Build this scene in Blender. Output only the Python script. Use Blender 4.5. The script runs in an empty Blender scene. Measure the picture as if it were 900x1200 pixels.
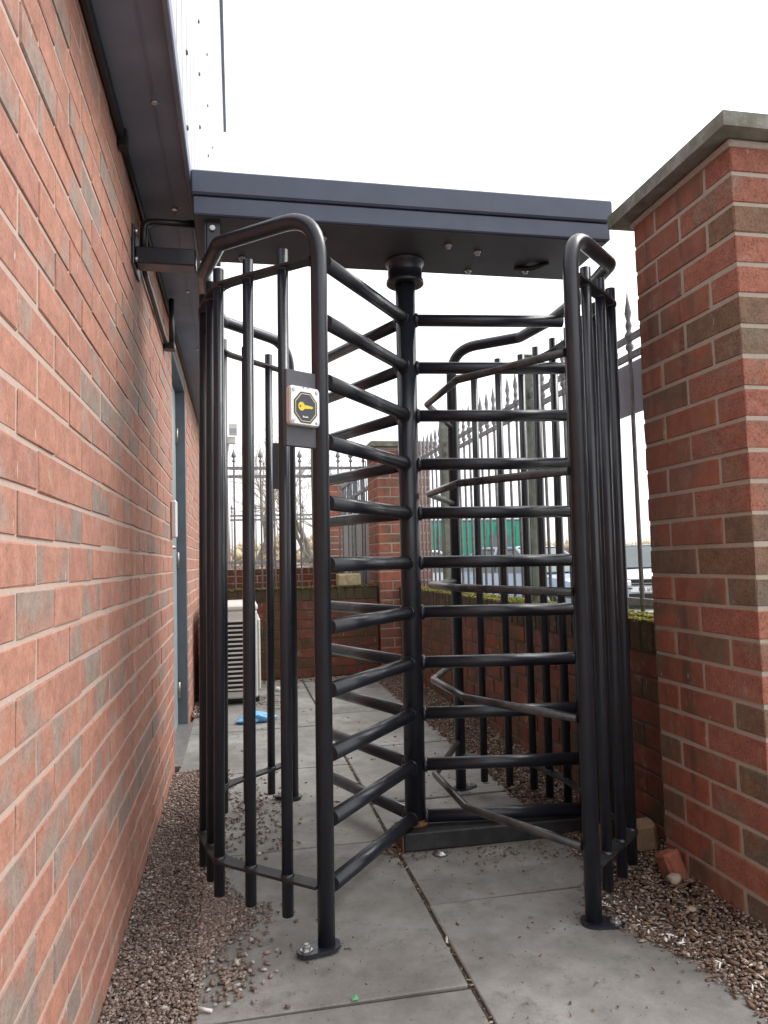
import bpy, bmesh, math, random
import numpy as np
from mathutils import Vector, Matrix
C = bpy.context.scene.collection
SC = bpy.context.scene
R = math.radians
rnd = random.Random(7)
PI = math.pi

# ------------------------------------------------------------------ camera
FPX, PITCH, YAW, ROLL, CAMH = 857.3, .0657, .1988, -.0278, .985
def cam_axes():
    cy, sy, cp, sp = math.cos(YAW), math.sin(YAW), math.cos(PITCH), math.sin(PITCH)
    fwd = Vector((sy*cp, cy*cp, sp)); r = Vector((cy, -sy, 0)); u = r.cross(fwd)
    cr, sr = math.cos(ROLL), math.sin(ROLL)
    return r*cr+u*sr, -r*sr+u*cr, fwd
RX, UP, FW = cam_axes()
cd = bpy.data.cameras.new('camera'); cam = bpy.data.objects.new('camera', cd); C.objects.link(cam)
m = Matrix((( RX.x, UP.x, -FW.x, 0), (RX.y, UP.y, -FW.y, 0), (RX.z, UP.z, -FW.z, CAMH), (0, 0, 0, 1)))
cam.matrix_world = m
cd.sensor_fit = 'VERTICAL'; cd.sensor_height = 36; cd.sensor_width = 27
cd.lens = FPX/1200*36; cd.clip_start = .05; cd.clip_end = 2000
SC.camera = cam

# ------------------------------------------------------------------ sky and sun (thin bright overcast)
SUN_EL, SUN_AZ = R(50), R(84)          # azimuth from +Y towards +X
w = bpy.data.worlds.new('World'); SC.world = w; w.use_nodes = True
nt = w.node_tree; nt.nodes.clear()
sky = nt.nodes.new('ShaderNodeTexSky'); sky.sky_type = 'NISHITA'; sky.sun_disc = False
sky.sun_elevation = SUN_EL; sky.sun_rotation = SUN_AZ
sky.air_density = 1.0; sky.dust_density = 4.0; sky.ozone_density = 1.0
hs = nt.nodes.new('ShaderNodeHueSaturation'); hs.inputs['Saturation'].default_value = .20
bg = nt.nodes.new('ShaderNodeBackground'); bg.inputs['Strength'].default_value = .15
ow = nt.nodes.new('ShaderNodeOutputWorld')
nt.links.new(sky.outputs[0], hs.inputs['Color']); gm = nt.nodes.new('ShaderNodeGamma'); gm.inputs['Gamma'].default_value = .35        # overcast: evens out the clear-sky gradient
mul = nt.nodes.new('ShaderNodeVectorMath'); mul.operation = 'SCALE'; mul.inputs['Scale'].default_value = 2.9
nt.links.new(hs.outputs[0], gm.inputs['Color']); nt.links.new(gm.outputs[0], mul.inputs[0]); nt.links.new(mul.outputs[0], bg.inputs['Color']); nt.links.new(bg.outputs[0], ow.inputs[0])
sd = bpy.data.lights.new('sun', 'SUN'); sd.energy = 1.0; sd.angle = R(30); sd.color = (1, .98, .95)
so = bpy.data.objects.new('sun', sd); C.objects.link(so)
sdir = Vector((math.sin(SUN_AZ)*math.cos(SUN_EL), math.cos(SUN_AZ)*math.cos(SUN_EL), math.sin(SUN_EL)))
so.rotation_euler = sdir.to_track_quat('Z', 'Y').to_euler(); so.location = sdir*30
SC.view_settings.view_transform = 'Standard'; SC.view_settings.look = 'None'
SC.view_settings.exposure = 1.36; SC.view_settings.gamma = 1

# ------------------------------------------------------------------ materials
def srgb(r, g, b):
    f = lambda c: (c/255/12.92 if c/255 <= .04045 else ((c/255+.055)/1.055)**2.4)
    return (f(r), f(g), f(b), 1)
class Mt:
    def __init__(s, name):
        s.m = bpy.data.materials.new(name); s.m.use_nodes = True; s.t = s.m.node_tree
        s.b = s.t.nodes['Principled BSDF']
    def n(s, typ, **k):
        o = s.t.nodes.new(typ)
        for a, v in k.items(): setattr(o, a, v)
        return o
    def l(s, a, b): s.t.links.new(a, b)
    def setv(s, **k):
        for a, v in k.items(): s.b.inputs[a.replace('_', ' ')].default_value = v
    def noise(s, scale, detail=4, rough=.6, vec=None):
        o = s.n('ShaderNodeTexNoise'); o.inputs['Scale'].default_value = scale
        o.inputs['Detail'].default_value = detail; o.inputs['Roughness'].default_value = rough
        s.l(vec or s.coord(), o.inputs['Vector']); return o.outputs['Fac']
    def coord(s):
        if not hasattr(s, '_c'): s._c = s.n('ShaderNodeTexCoord').outputs['Object']
        return s._c
    def ramp(s, fac, stops):
        o = s.n('ShaderNodeValToRGB'); e = o.color_ramp.elements
        while len(e) < len(stops): e.new(.5)
        for x, (p, c) in zip(e, stops): x.position = p; x.color = c if len(c) == 4 else (*c, 1)
        s.l(fac, o.inputs[0]); return o.outputs[0]
    def mix(s, fac, a, b, mode='MIX'):
        o = s.n('ShaderNodeMix', data_type='RGBA', blend_type=mode)
        for i, v in ((0, fac), (6, a), (7, b)):
            if hasattr(v, 'links'): s.l(v, o.inputs[i])
            else: o.inputs[i].default_value = v
        return o.outputs[2]
    def mth(s, op, a, b=0.0, clamp=False):
        o = s.n('ShaderNodeMath', operation=op); o.use_clamp = clamp
        for i, v in ((0, a), (1, b)):
            if hasattr(v, 'links'): s.l(v, o.inputs[i])
            else: o.inputs[i].default_value = v
        return o.outputs[0]
    def bump(s, h, strength=.4, dist=.002):
        o = s.n('ShaderNodeBump'); o.inputs['Strength'].default_value = strength; o.inputs['Distance'].default_value = dist
        s.l(h, o.inputs['Height']); s.l(o.outputs[0], s.b.inputs['Normal'])
    def col(s, v): s.l(v, s.b.inputs['Base Color'])

def plain(name, c, rough=.5, metal=0, nscale=30, var=.15, bump=0.0, coat=0):
    M = Mt(name)
    f = M.noise(nscale, 5)
    lo = tuple(x*(1-var) for x in c[:3])+(1,); hi = tuple(min(1, x*(1+var)) for x in c[:3])+(1,)
    M.col(M.ramp(f, [(.3, lo), (.7, hi)]))
    rr = M.n('ShaderNodeMapRange'); M.l(M.noise(nscale*.6+3, 4), rr.inputs[0])
    rr.inputs[3].default_value = max(0, rough-.08); rr.inputs[4].default_value = min(1, rough+.08)
    M.l(rr.outputs[0], M.b.inputs['Roughness'])
    M.setv(Metallic=metal)
    if coat: M.setv(Coat_Weight=coat, Coat_Roughness=.12)
    if bump: M.bump(f, bump, .001)
    return M.m

def brick_mat(name, reds, greys, greyish, speck, rough=.85, dirt=None, bumpd=.0012):
    """tone comes from each brick (object property or island), patches and specks from noise offset per brick"""
    M = Mt(name)
    oi = M.n('ShaderNodeObjectInfo'); geo = M.n('ShaderNodeNewGeometry')
    rn = M.mth('FRACT', M.mth('ADD', oi.outputs['Random'], geo.outputs['Random Per Island']))
    rn2 = M.mth('FRACT', M.mth('MULTIPLY', rn, 7.31))
    cv = M.n('ShaderNodeCombineXYZ'); M.l(M.mth('MULTIPLY', rn, 37.), cv.inputs[0]); M.l(M.mth('MULTIPLY', rn2, 53.), cv.inputs[1])
    va = M.n('ShaderNodeVectorMath', operation='ADD'); M.l(M.coord(), va.inputs[0]); M.l(cv.outputs[0], va.inputs[1])
    v = va.outputs[0]
    base = M.ramp(rn, [(i/(len(reds)-1), c) for i, c in enumerate(reds)])
    g = M.ramp(rn2, [(i/(len(greys)-1), c) for i, c in enumerate(greys)])
    patch = M.noise(7, 2, .5, v)
    thr = M.mth('MULTIPLY', M.mth('SUBTRACT', patch, M.mth('ADD', .38, M.mth('MULTIPLY', rn2, (1-greyish)*.5))), 7, True)
    c = M.mix(thr, base, g)
    fine = M.noise(160, 6, .7, v)
    c = M.mix(M.ramp(fine, [(.35, (speck,)*3), (.52, (0, 0, 0))]), c, (.07, .035, .03, 1))
    med = M.noise(28, 5, .65, v)
    c = M.mix(.55, c, M.ramp(med, [(.3, (.55, .52, .5)), (.7, (1.25, 1.2, 1.18))]), 'MULTIPLY')
    if dirt:
        wp = M.n('ShaderNodeNewGeometry').outputs['Position']
        d = M.ramp(M.noise(2.6, 5, .7, wp), [(.42, (0, 0, 0)), (.62, (dirt[1],)*3)])
        c = M.mix(d, c, dirt[0])
        m2 = M.n('ShaderNodeMapping'); m2.inputs['Scale'].default_value = (16, 16, 1.3); M.l(wp, m2.inputs['Vector'])
        c = M.mix(M.ramp(M.noise(1, 5, .65, m2.outputs[0]), [(.50, (0, 0, 0)), (.68, (.6, .6, .6))]), c, (.085, .065, .05, 1))
    # lime bloom
    wp = M.n('ShaderNodeNewGeometry').outputs['Position']
    bl = M.ramp(M.noise(9, 6, .75, wp), [(.56, (0, 0, 0)), (.74, (.32, .32, .32))])
    c = M.mix(bl, c, (.5, .42, .38, 1))
    # fine white salt runs
    mp = M.n('ShaderNodeMapping'); mp.inputs['Scale'].default_value = (75, 75, 16); M.l(wp, mp.inputs['Vector'])
    sr = M.noise(1, 2, .5, mp.outputs[0])
    c = M.mix(M.ramp(sr, [(.725, (0, 0, 0)), (.76, (.6, .6, .6))]), c, (.6, .52, .47, 1))
    M.col(c); M.setv(Roughness=rough, Specular_IOR_Level=.25)
    h = M.mth('ADD', fine, M.mth('MULTIPLY', med, 1.3))
    M.bump(h, .8, bumpd)
    return M.m

B_LEFT = brick_mat('drag_faced_red_brick',
    [(.41, .205, .15, 1), (.44, .22, .158, 1), (.42, .212, .16, 1), (.39, .192, .147, 1), (.46, .238, .17, 1)],
    [(.28, .22, .19, 1), (.33, .255, .215, 1), (.24, .20, .185, 1)], .30, .32, bumpd=.0013)
B_PIL = brick_mat('smooth_red_pier_brick',
    [(.37, .125, .082, 1), (.43, .145, .092, 1), (.33, .115, .078, 1), (.40, .13, .08, 1), (.30, .12, .085, 1)],
    [(.20, .125, .085, 1), (.18, .12, .085, 1), (.24, .13, .085, 1)], .4, .2, .75, ((.24, .17, .13, 1), .45))
B_BRN = brick_mat('brown_rough_pier_brick',
    [(.25, .155, .105, 1), (.28, .17, .115, 1), (.22, .15, .11, 1)],
    [(.20, .165, .13, 1), (.26, .20, .15, 1), (.30, .15, .10, 1)], .6, .6, .95, bumpd=.003)
B_TEX = brick_mat('rough_textured_pier_brick',
    [(.40, .165, .115, 1), (.42, .175, .125, 1), (.37, .15, .11, 1)],
    [(.33, .19, .14, 1), (.30, .2, .15, 1), (.36, .2, .14, 1)], .35, .6, .95, bumpd=.003)
B_LOW = brick_mat('dirty_red_wall_brick',
    [(.20, .062, .042, 1), (.25, .078, .05, 1), (.18, .06, .043, 1), (.23, .07, .043, 1)],
    [(.12, .075, .045, 1), (.09, .06, .04, 1), (.14, .08, .05, 1)], .5, .3, .85, ((.07, .055, .03, 1), .7))
B_EDGE = brick_mat('mossy_brick_on_edge',
    [(.10, .065, .045, 1), (.075, .055, .04, 1), (.12, .07, .05, 1)], [(.06, .055, .035, 1), (.08, .07, .045, 1)], .6, .3, .9, ((.07, .075, .025, 1), .8))

def mortar(name, a, b):
    M = Mt(name); f = M.noise(60, 6, .7); M.col(M.mix(M.noise(3, 4), M.ramp(f, [(.3, a), (.7, b)]), a)); M.setv(Roughness=.95, Specular_IOR_Level=.15)
    M.bump(f, .7, .002); return M.m
MO_L = mortar('pinkish_mortar', (.43, .325, .275, 1), (.53, .415, .36, 1))
MO_R = mortar('grey_buff_mortar', (.40, .34, .285, 1), (.56, .485, .42, 1))
MO_D = mortar('dirty_mortar', (.11, .075, .055, 1), (.2, .14, .11, 1))

def black_paint():
    M = Mt('black_gloss_paint')
    f = M.noise(14, 5, .6); dust = M.noise(420, 3, .6)
    c = M.ramp(f, [(.3, (.013, .015, .022)), (.7, (.020, .023, .033))])  # black base lifted to simulate soft haze over the bars
    c = M.mix(M.ramp(dust, [(.70, (0, 0, 0)), (.76, (.35, .35, .35))]), c, (.16, .15, .14, 1))
    ch = M.noise(38, 6, .72)
    c = M.mix(M.ramp(ch, [(.70, (0, 0, 0)), (.72, (.8, .8, .8))]), c, (.085, .07, .06, 1))
    M.col(c)
    M.l(M.ramp(M.noise(22, 5), [(.3, (.28,)*3), (.75, (.46,)*3)]), M.b.inputs['Roughness'])
    M.setv(Coat_Weight=.25, Coat_Roughness=.2); M.bump(M.noise(90, 3), .12, .0008)
    return M.m
BLACK = black_paint()
WORN = plain('worn_metal', (.30, .28, .27), .38, .6, 40, .35)
HAIR = Mt('rubbed_black_bar')
_f = HAIR.noise(18, 6, .7)
HAIR.col(HAIR.ramp(_f, [(.42, (.014, .014, .017)), (.58, (.05, .047, .045))])); HAIR.setv(Roughness=.33, Coat_Weight=.2); HAIR = HAIR.m
CANOPY = plain('slate_blue_powder_coat', (.072, .086, .130), .5, 0, 9, .10, .03)
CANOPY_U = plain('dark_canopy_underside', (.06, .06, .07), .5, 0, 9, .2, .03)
SOFFIT = plain('dark_grey_soffit_sheet', (.165, .19, .25), .55, 0, 6, .18, .04)
BLKTRIM = plain('black_pvc', (.014, .013, .014), .4, 0, 30, .3)
CLAD = plain('white_coated_steel_cladding', (.45, .455, .475), .45, 0, 3, .03)
GALV = plain('galvanised_steel', (.52, .52, .53), .35, .85, 60, .25)
DOORM = plain('blue_grey_door_paint', (.115, .135, .16), .45, 0, 12, .12)
DOORL = plain('pale_grey_door_paint', (.25, .29, .30), .5, 0, 12, .1)
STEEL = plain('brushed_stainless', (.74, .73, .73), .34, .35, 120, .10)
PLATE = plain('dark_grey_plate', (.075, .078, .092), .5, 0, 20, .1)
YEL = plain('yellow_print', (.75, .58, .04), .5, 0, 60, .1)
PALEY = plain('pale_yellow_print', (.72, .66, .30), .5, 0, 60, .1)
NAVY = plain('dark_blue_grey_label', (.042, .042, .066), .35, 0, 40, .1)
WHITE = plain('white_print', (.8, .8, .8), .6, 0, 40, .05)
ACW = plain('aged_white_casing', (.60, .59, .55), .45, 0, 8, .10)
ACD = plain('dark_vent_recess', (.02, .02, .02), .8)
DUSTY = plain('dusty_worn_black_paint', (.026, .026, .029), .5, 0, 24, .6, .1)
RUST = plain('rusty_steel', (.16, .075, .04), .85, .1, 60, .5, .3)
IRON = plain('glare_greyed_fence_paint', (.27, .27, .285), .65, .0, 50, .3)  # light grey base stands in for veiling glare on darker iron
POSTM = plain('algae_stained_galvanised_post', (.16, .18, .14), .6, .1, 14, .45)
GATEM = plain('blue_grey_gate_sheet', (.14, .17, .20), .5, 0, 8, .12)
SIGNB = plain('grey_sign_back', (.34, .34, .39), .5, 0, 8, .08)
BAGM = plain('sky_blue_plastic', (.20, .50, .84), .4, 0, 14, .2)
LUMP = plain('mortar_lump', (.40, .34, .27), .95, 0, 40, .35, .5)
STONEM = plain('pale_sandstone', (.40, .33, .20), .9, 0, 25, .35, .4)
CIG = plain('white_litter', (.72, .69, .64), .7, 0, 80, .15)
GREENL = plain('green_scrap', (.12, .42, .20), .6)
CARW = plain('silver_white_car_paint', (.60, .63, .66), .25, 0, 4, .04, 0, .8)
CARB = plain('pale_blue_car_paint', (.23, .30, .42), .25, 0, 4, .04, 0, .8)
GLASS = plain('dark_car_glass', (.10, .12, .13), .08, 0, 4, .1)
TYRE = plain('black_rubber', (.02, .02, .02), .8)
LAMPC = plain('headlight_plastic', (.6, .6, .62), .15, .2)
REDL = plain('red_plastic', (.5, .03, .03), .3)
GREENB = plain('teal_green_sheet', (.02, .24, .16), .5, 0, 3, .1)
BARK = plain('grey_brown_bark', (.13, .115, .095), .9, 0, 20, .35, .4)
TWIG = plain('pale_twig_bark', (.30, .27, .23), .9, 0, 20, .3)
def slab_mat():
    M = Mt('grey_concrete_flag')
    oi = M.n('ShaderNodeObjectInfo').outputs['Random']
    wp = M.n('ShaderNodeNewGeometry').outputs['Position']
    big = M.noise(2.2, 6, .62, wp); med = M.noise(11, 6, .7, wp); fine = M.noise(260, 4, .7, wp)
    c = M.ramp(big, [(.30, (.150, .146, .134)), (.5, (.240, .236, .225)), (.70, (.345, .340, .328))])
    c = M.mix(.85, c, M.ramp(med, [(.3, (.68, .67, .65)), (.7, (1.2, 1.2, 1.2))]), 'MULTIPLY')
    c = M.mix(M.ramp(M.noise(1.3, 5, .6, wp), [(.55, (0, 0, 0)), (.72, (.45, .45, .45))]), c, (.12, .125, .085, 1))
    # dark spots and gum
    vo = M.n('ShaderNodeTexVoronoi'); vo.inputs['Scale'].default_value = 6.5; M.l(wp, vo.inputs['Vector'])
    sp = M.mth('LESS_THAN', M.mth('ADD', vo.outputs['Distance'], M.mth('MULTIPLY', M.noise(40, 3, .6, wp), .06)), .085)
    c = M.mix(M.mth('MULTIPLY', sp, M.ramp(med, [(.4, (.15, .15, .15)), (.6, (.75, .75, .75))])), c, (.06, .058, .052, 1))
    c = M.mix(M.ramp(fine, [(.3, (.35, .35, .35)), (.45, (0, 0, 0))]), c, (.08, .08, .075, 1))
    ag = M.noise(700, 2, .5, wp)
    c = M.mix(M.ramp(ag, [(.60, (0, 0, 0)), (.68, (.5, .5, .5))]), c, (.36, .35, .33, 1))
    c = M.mix(M.ramp(M.noise(4.5, 7, .8, wp), [(.56, (0, 0, 0)), (.66, (.65, .65, .65))]), c, (.12, .113, .10, 1))
    c = M.mix(.4, c, M.ramp(oi, [(0, (.86, .86, .86)), (1, (1.1, 1.1, 1.1))]), 'MULTIPLY')
    M.col(c)
    M.l(M.ramp(big, [(.3, (.55,)*3), (.7, (.85,)*3)]), M.b.inputs['Roughness']); M.setv(Specular_IOR_Level=.4)
    M.bump(M.mth('ADD', fine, med), .35, .0012); return M.m
SLAB = slab_mat()
def cap_mat():
    M = Mt('weathered_concrete_coping'); wp = M.coord()
    f = M.noise(14, 6, .7); c = M.ramp(f, [(.3, (.15, .142, .125)), (.55, (.27, .262, .24)), (.75, (.37, .36, .335))])
    c = M.mix(M.ramp(M.noise(5, 5, .7), [(.45, (0, 0, 0)), (.65, (.7, .7, .7))]), c, (.10, .10, .05, 1)); M.col(c)
    M.setv(Roughness=.95); M.bump(M.mth('ADD', f, M.noise(90, 4)), .6, .003); return M.m
CAP = cap_mat()
def pebble_mat(name, cols):
    M = Mt(name); g = M.n('ShaderNodeNewGeometry').outputs['Random Per Island']
    n = len(cols); c = M.ramp(g, [(i/n, x) for i, x in enumerate(cols)])
    c = M.mix(.5, c, M.ramp(M.noise(150, 4), [(.3, (.75, .75, .75)), (.7, (1.45, 1.45, 1.45))]), 'MULTIPLY')
    M.col(c); M.setv(Roughness=.85, Specular_IOR_Level=.3); return M.m
GRAV = pebble_mat('mixed_pea_gravel', [(.09, .068, .058), (.15, .115, .095), (.21, .155, .128), (.26, .195, .165), (.13, .10, .085), (.31, .245, .21), (.22, .15, .125), (.36, .30, .265), (.17, .14, .12), (.26, .175, .145), (.50, .45, .41), (.20, .155, .13)])
CHIP = pebble_mat('leaf_and_bark_litter', [(.12, .07, .046), (.18, .11, .07), (.08, .05, .036), (.24, .16, .105), (.14, .075, .05), (.28, .20, .14), (.10, .065, .045), (.20, .13, .085), (.36, .30, .24)])
MOSSM = pebble_mat('green_moss', [(.13, .14, .014), (.20, .20, .02), (.10, .10, .02), (.24, .23, .035), (.13, .10, .04)])
MOSSD = pebble_mat('dark_wall_moss', [(.05, .055, .012), (.08, .08, .018), (.05, .045, .018), (.10, .095, .03)])
SOIL = plain('dark_gravel_soil', (.10, .075, .058), .95, 0, 60, .4, .5)
JOINT = plain('dark_joint_sand', (.055, .05, .043), .95, 0, 80, .5, .4)
TARM = plain('pale_dry_tarmac', (.30, .30, .29), .9, 0, 6, .12, .2)
FIELD = plain('overexposed_winter_grass', (.52, .46, .32), .95, 0, 1.2, .25, .3)  # paleness of overexposed daylight is put into the grass colour
HEDGE = plain('haze_paled_bare_wood', (.46, .38, .27), .95, 0, 3, .4)  # base colour lightened to stand in for distant sunlit haze

# ------------------------------------------------------------------ mesh tools
class MB:
    def __init__(s): s.v = []; s.f = []; s.sm = []
    def add(s, vs, fs, smooth=False):
        o = len(s.v); s.v += [tuple(x) for x in vs]
        for f in fs: s.f.append(tuple(i+o for i in f)); s.sm.append(smooth)
        return s
    def box(s, x0, x1, y0, y1, z0, z1, ch=0.0, mat=None):
        if ch <= 0:
            vs = [(x, y, z) for z in (z0, z1) for y in (y0, y1) for x in (x0, x1)]
            fs = [(0, 2, 3, 1), (4, 5, 7, 6), (0, 1, 5, 4), (2, 6, 7, 3), (0, 4, 6, 2), (1, 3, 7, 5)]
        else:
            vs, fs = chbox((x0+x1)/2, (y0+y1)/2, (z0+z1)/2, (x1-x0)/2, (y1-y0)/2, (z1-z0)/2, ch)
        if mat is not None: vs = [mat @ Vector(q) for q in vs]
        return s.add(vs, fs)
    def tube(s, pts, r, n=12, caps=True, smooth=True, flat=None):
        pts = [Vector(p) for p in pts]; rs = r if isinstance(r, (list, tuple)) else [r]*len(pts)
        T = []
        for i in range(len(pts)):
            a = pts[max(i-1, 0)]; b = pts[min(i+1, len(pts)-1)]; T.append((b-a).normalized())
        ref = Vector((0, 0, 1)) if abs(T[0].z) < .9 else Vector((1, 0, 0))
        u = T[0].cross(ref).normalized(); rings = []; o = len(s.v)
        for i, p in enumerate(pts):
            if i:
                q = T[i-1].rotation_difference(T[i]); u = q @ u
            v = T[i].cross(u)
            for k in range(n):
                a = 2*PI*k/n; s.v.append(tuple(p+(u*math.cos(a)+v*math.sin(a))*rs[i]))
        for i in range(len(pts)-1):
            for k in range(n):
                k2 = (k+1) % n
                s.f.append((o+i*n+k, o+i*n+k2, o+(i+1)*n+k2, o+(i+1)*n+k)); s.sm.append(smooth)
        if caps:
            s.f.append(tuple(o+k for k in reversed(range(n)))); s.sm.append(False)
            e = o+(len(pts)-1)*n; s.f.append(tuple(e+k for k in range(n))); s.sm.append(False)
        return s
    def lathe(s, prof, cx=0, cy=0, n=16, smooth=True):
        """prof: list of (r,z) from bottom to top"""
        o = len(s.v)
        for r, z in prof:
            for k in range(n):
                a = 2*PI*k/n; s.v.append((cx+r*math.cos(a), cy+r*math.sin(a), z))
        for i in range(len(prof)-1):
            for k in range(n):
                k2 = (k+1) % n; s.f.append((o+i*n+k, o+i*n+k2, o+(i+1)*n+k2, o+(i+1)*n+k)); s.sm.append(smooth)
        s.f.append(tuple(o+k for k in reversed(range(n)))); s.sm.append(False)
        e = o+(len(prof)-1)*n; s.f.append(tuple(e+k for k in range(n))); s.sm.append(False)
        return s
    def prism(s, poly, a, b, axis='z', mat=None):
        """poly 2D counterclockwise; extruded a..b along axis"""
        def P(x, y, t): return (x, y, t) if axis == 'z' else ((x, t, y) if axis == 'y' else (t, x, y))
        n = len(poly); vs = [P(x, y, a) for x, y in poly]+[P(x, y, b) for x, y in poly]
        fs = [tuple(reversed(range(n))), tuple(range(n, 2*n))]+[(i, (i+1) % n, n+(i+1) % n, n+i) for i in range(n)]
        if axis == 'y': fs = [tuple(reversed(f)) for f in fs]
        if mat is not None: vs = [mat @ Vector(q) for q in vs]
        return s.add(vs, fs)
    def mesh(s, name, mat, org=(0, 0, 0)):
        me = bpy.data.meshes.new(name); ox, oy, oz = org
        me.from_pydata([(x-ox, y-oy, z-oz) for x, y, z in s.v], [], s.f)
        me.polygons.foreach_set('use_smooth', s.sm); me.materials.append(mat); me.update(); return me
    def build(s, name, mat, parent=None, org=(0, 0, 0)):
        o = bpy.data.objects.new(name, s.mesh(name, mat, org)); C.objects.link(o)
        if parent: o.parent = parent
        return o
def chbox(cx, cy, cz, a, b, c, h, jit=0.0, rg=None):
    """fully chamfered box, 24 verts, 44 triangles"""
    vs = []; idx = {}
    for sx in (-1, 1):
        for sy in (-1, 1):
            for sz in (-1, 1):
                for ax in range(3):
                    d = [a*sx, b*sy, c*sz]
                    for q in range(3):
                        if q != ax: d[q] -= h*(sx, sy, sz)[q]
                    if rg: d = [d[q]+(rg.uniform(-jit, jit) if q != ax else rg.uniform(-jit, jit)*.5) for q in range(3)]
                    idx[(sx, sy, sz, ax)] = len(vs); vs.append((cx+d[0], cy+d[1], cz+d[2]))
    fs = []
    def quad(l):
        p = [Vector(vs[i]) for i in l]; n = (p[1]-p[0]).cross(p[2]-p[0])
        ctr = sum(p, Vector())/len(p)-Vector((cx, cy, cz))
        fs.append(tuple(l) if n.dot(ctr) > 0 else tuple(reversed(l)))
    for ax in range(3):
        o1, o2 = [(1, 2), (0, 2), (0, 1)][ax]
        for sg in (-1, 1):
            l = []
            for p, q in ((-1, -1), (1, -1), (1, 1), (-1, 1)):
                k = [0, 0, 0]; k[ax] = sg; k[o1] = p; k[o2] = q; l.append(idx[(*k, ax)])
            quad(l)
        for p in (-1, 1):
            for q in (-1, 1):
                ks = []
                for t in (-1, 1):
                    k = [0, 0, 0]; k[ax] = t; k[o1] = p; k[o2] = q; ks.append(tuple(k))
                quad([idx[(*ks[0], o1)], idx[(*ks[1], o1)], idx[(*ks[1], o2)], idx[(*ks[0], o2)]])
    for sx in (-1, 1):
        for sy in (-1, 1):
            for sz in (-1, 1): quad([idx[(sx, sy, sz, 0)], idx[(sx, sy, sz, 1)], idx[(sx, sy, sz, 2)]])
    return vs, fs
def fillet(pts, rad, seg=8):
    pts = [Vector(p) for p in pts]; out = [pts[0]]
    for i in range(1, len(pts)-1):
        p = pts[i]; a = (pts[i-1]-p); b = (pts[i+1]-p)
        r = rad[i-1] if isinstance(rad, (list, tuple)) else rad
        if r <= 0: out.append(p); continue
        th = a.angle(b)/2; d = min(r/math.tan(th), a.length*.48, b.length*.48)
        p0 = p+a.normalized()*d; p1 = p+b.normalized()*d
        for k in range(seg+1):
            t = k/seg; out.append(p0*(1-t)**2+p*2*t*(1-t)+p1*t*t)
    out.append(pts[-1]); return out
def thing(name, label, cat, loc=(0, 0, 0), group=None, rot=(0, 0, 0)):
    o = bpy.data.objects.new(name, None); C.objects.link(o); o.location = loc; o.rotation_euler = rot; o.empty_display_size = .1
    o['label'] = label; o['category'] = cat
    if group: o['group'] = group
    return o
def tag(o, label, cat, group=None):
    o['label'] = label; o['category'] = cat
    if group: o['group'] = group
    return o
def kind(o, k): o['kind'] = k; return o
def part(name, mesh, parent, loc=(0, 0, 0), rot=None):
    o = bpy.data.objects.new(name, mesh); C.objects.link(o); o.parent = parent; o.location = loc
    if rot: o.rotation_euler = rot
    return o
def copy_tree(o, parent=None):
    c = o.copy(); C.objects.link(c)
    if parent: c.parent = parent
    for ch in o.children: copy_tree(ch, c)
    return c
def proj_area(c, hs):
    """rough on-screen size of a small piece, 0 when out of frame"""
    d = Vector(c)-Vector((0, 0, CAMH)); z = d.dot(FW)
    if z < .15: return 0
    x = 450+FPX*d.dot(RX)/z; y = 600-FPX*d.dot(UP)/z
    if x < -25 or x > 925 or y < -25 or y > 1225: return 0
    n = Vector(hs).normalized()
    return abs(n.dot(d.normalized()))/z**2

# ------------------------------------------------------------------ brick laying
_bm = {}
def brick_mesh(lx, ly, lz, mat, var):
    k = (round(lx, 3), round(ly, 3), round(lz, 3), mat.name, var)
    if k not in _bm:
        rg = random.Random(hash(k[:3]) % 9999+var*17); mb = MB()
        vs, fs = chbox(0, 0, 0, lx/2, ly/2, lz/2, rg.uniform(.0014, .0036), .0016, rg); mb.add(vs, fs); _bm[k] = mb.mesh('brick', mat)
    return _bm[k]
def lay(bricks, parent, limit=300, org=(0, 0, 0)):
    """bricks: (cx,cy,cz,lx,ly,lz,mat,normal). The largest on screen become single parts, the rest one mesh per material"""
    sc = sorted(range(len(bricks)), key=lambda i: -proj_area(bricks[i][:3], bricks[i][7]))
    rest = {}
    for j, i in enumerate(sc):
        cx, cy, cz, lx, ly, lz, mat, nm = bricks[i]; var = rnd.randrange(9)
        jx, jy, jz = (rnd.uniform(-.0014, .0014) for _ in range(3))
        loc = (cx-org[0]+jx, cy-org[1]+jy, cz-org[2]+jz*.6)
        if j < limit: part('brick', brick_mesh(lx, ly, lz, mat, var), parent, loc)
        else:
            mb = rest.setdefault(mat.name, (MB(), mat))[0]
            vs, fs = chbox(loc[0], loc[1], loc[2], lx/2, ly/2, lz/2, .0022, .0010, rnd); mb.add(vs, fs)
    for mb, mat in rest.values(): kind(mb.build('brick_remainder', mat, parent), 'stuff')

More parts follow.
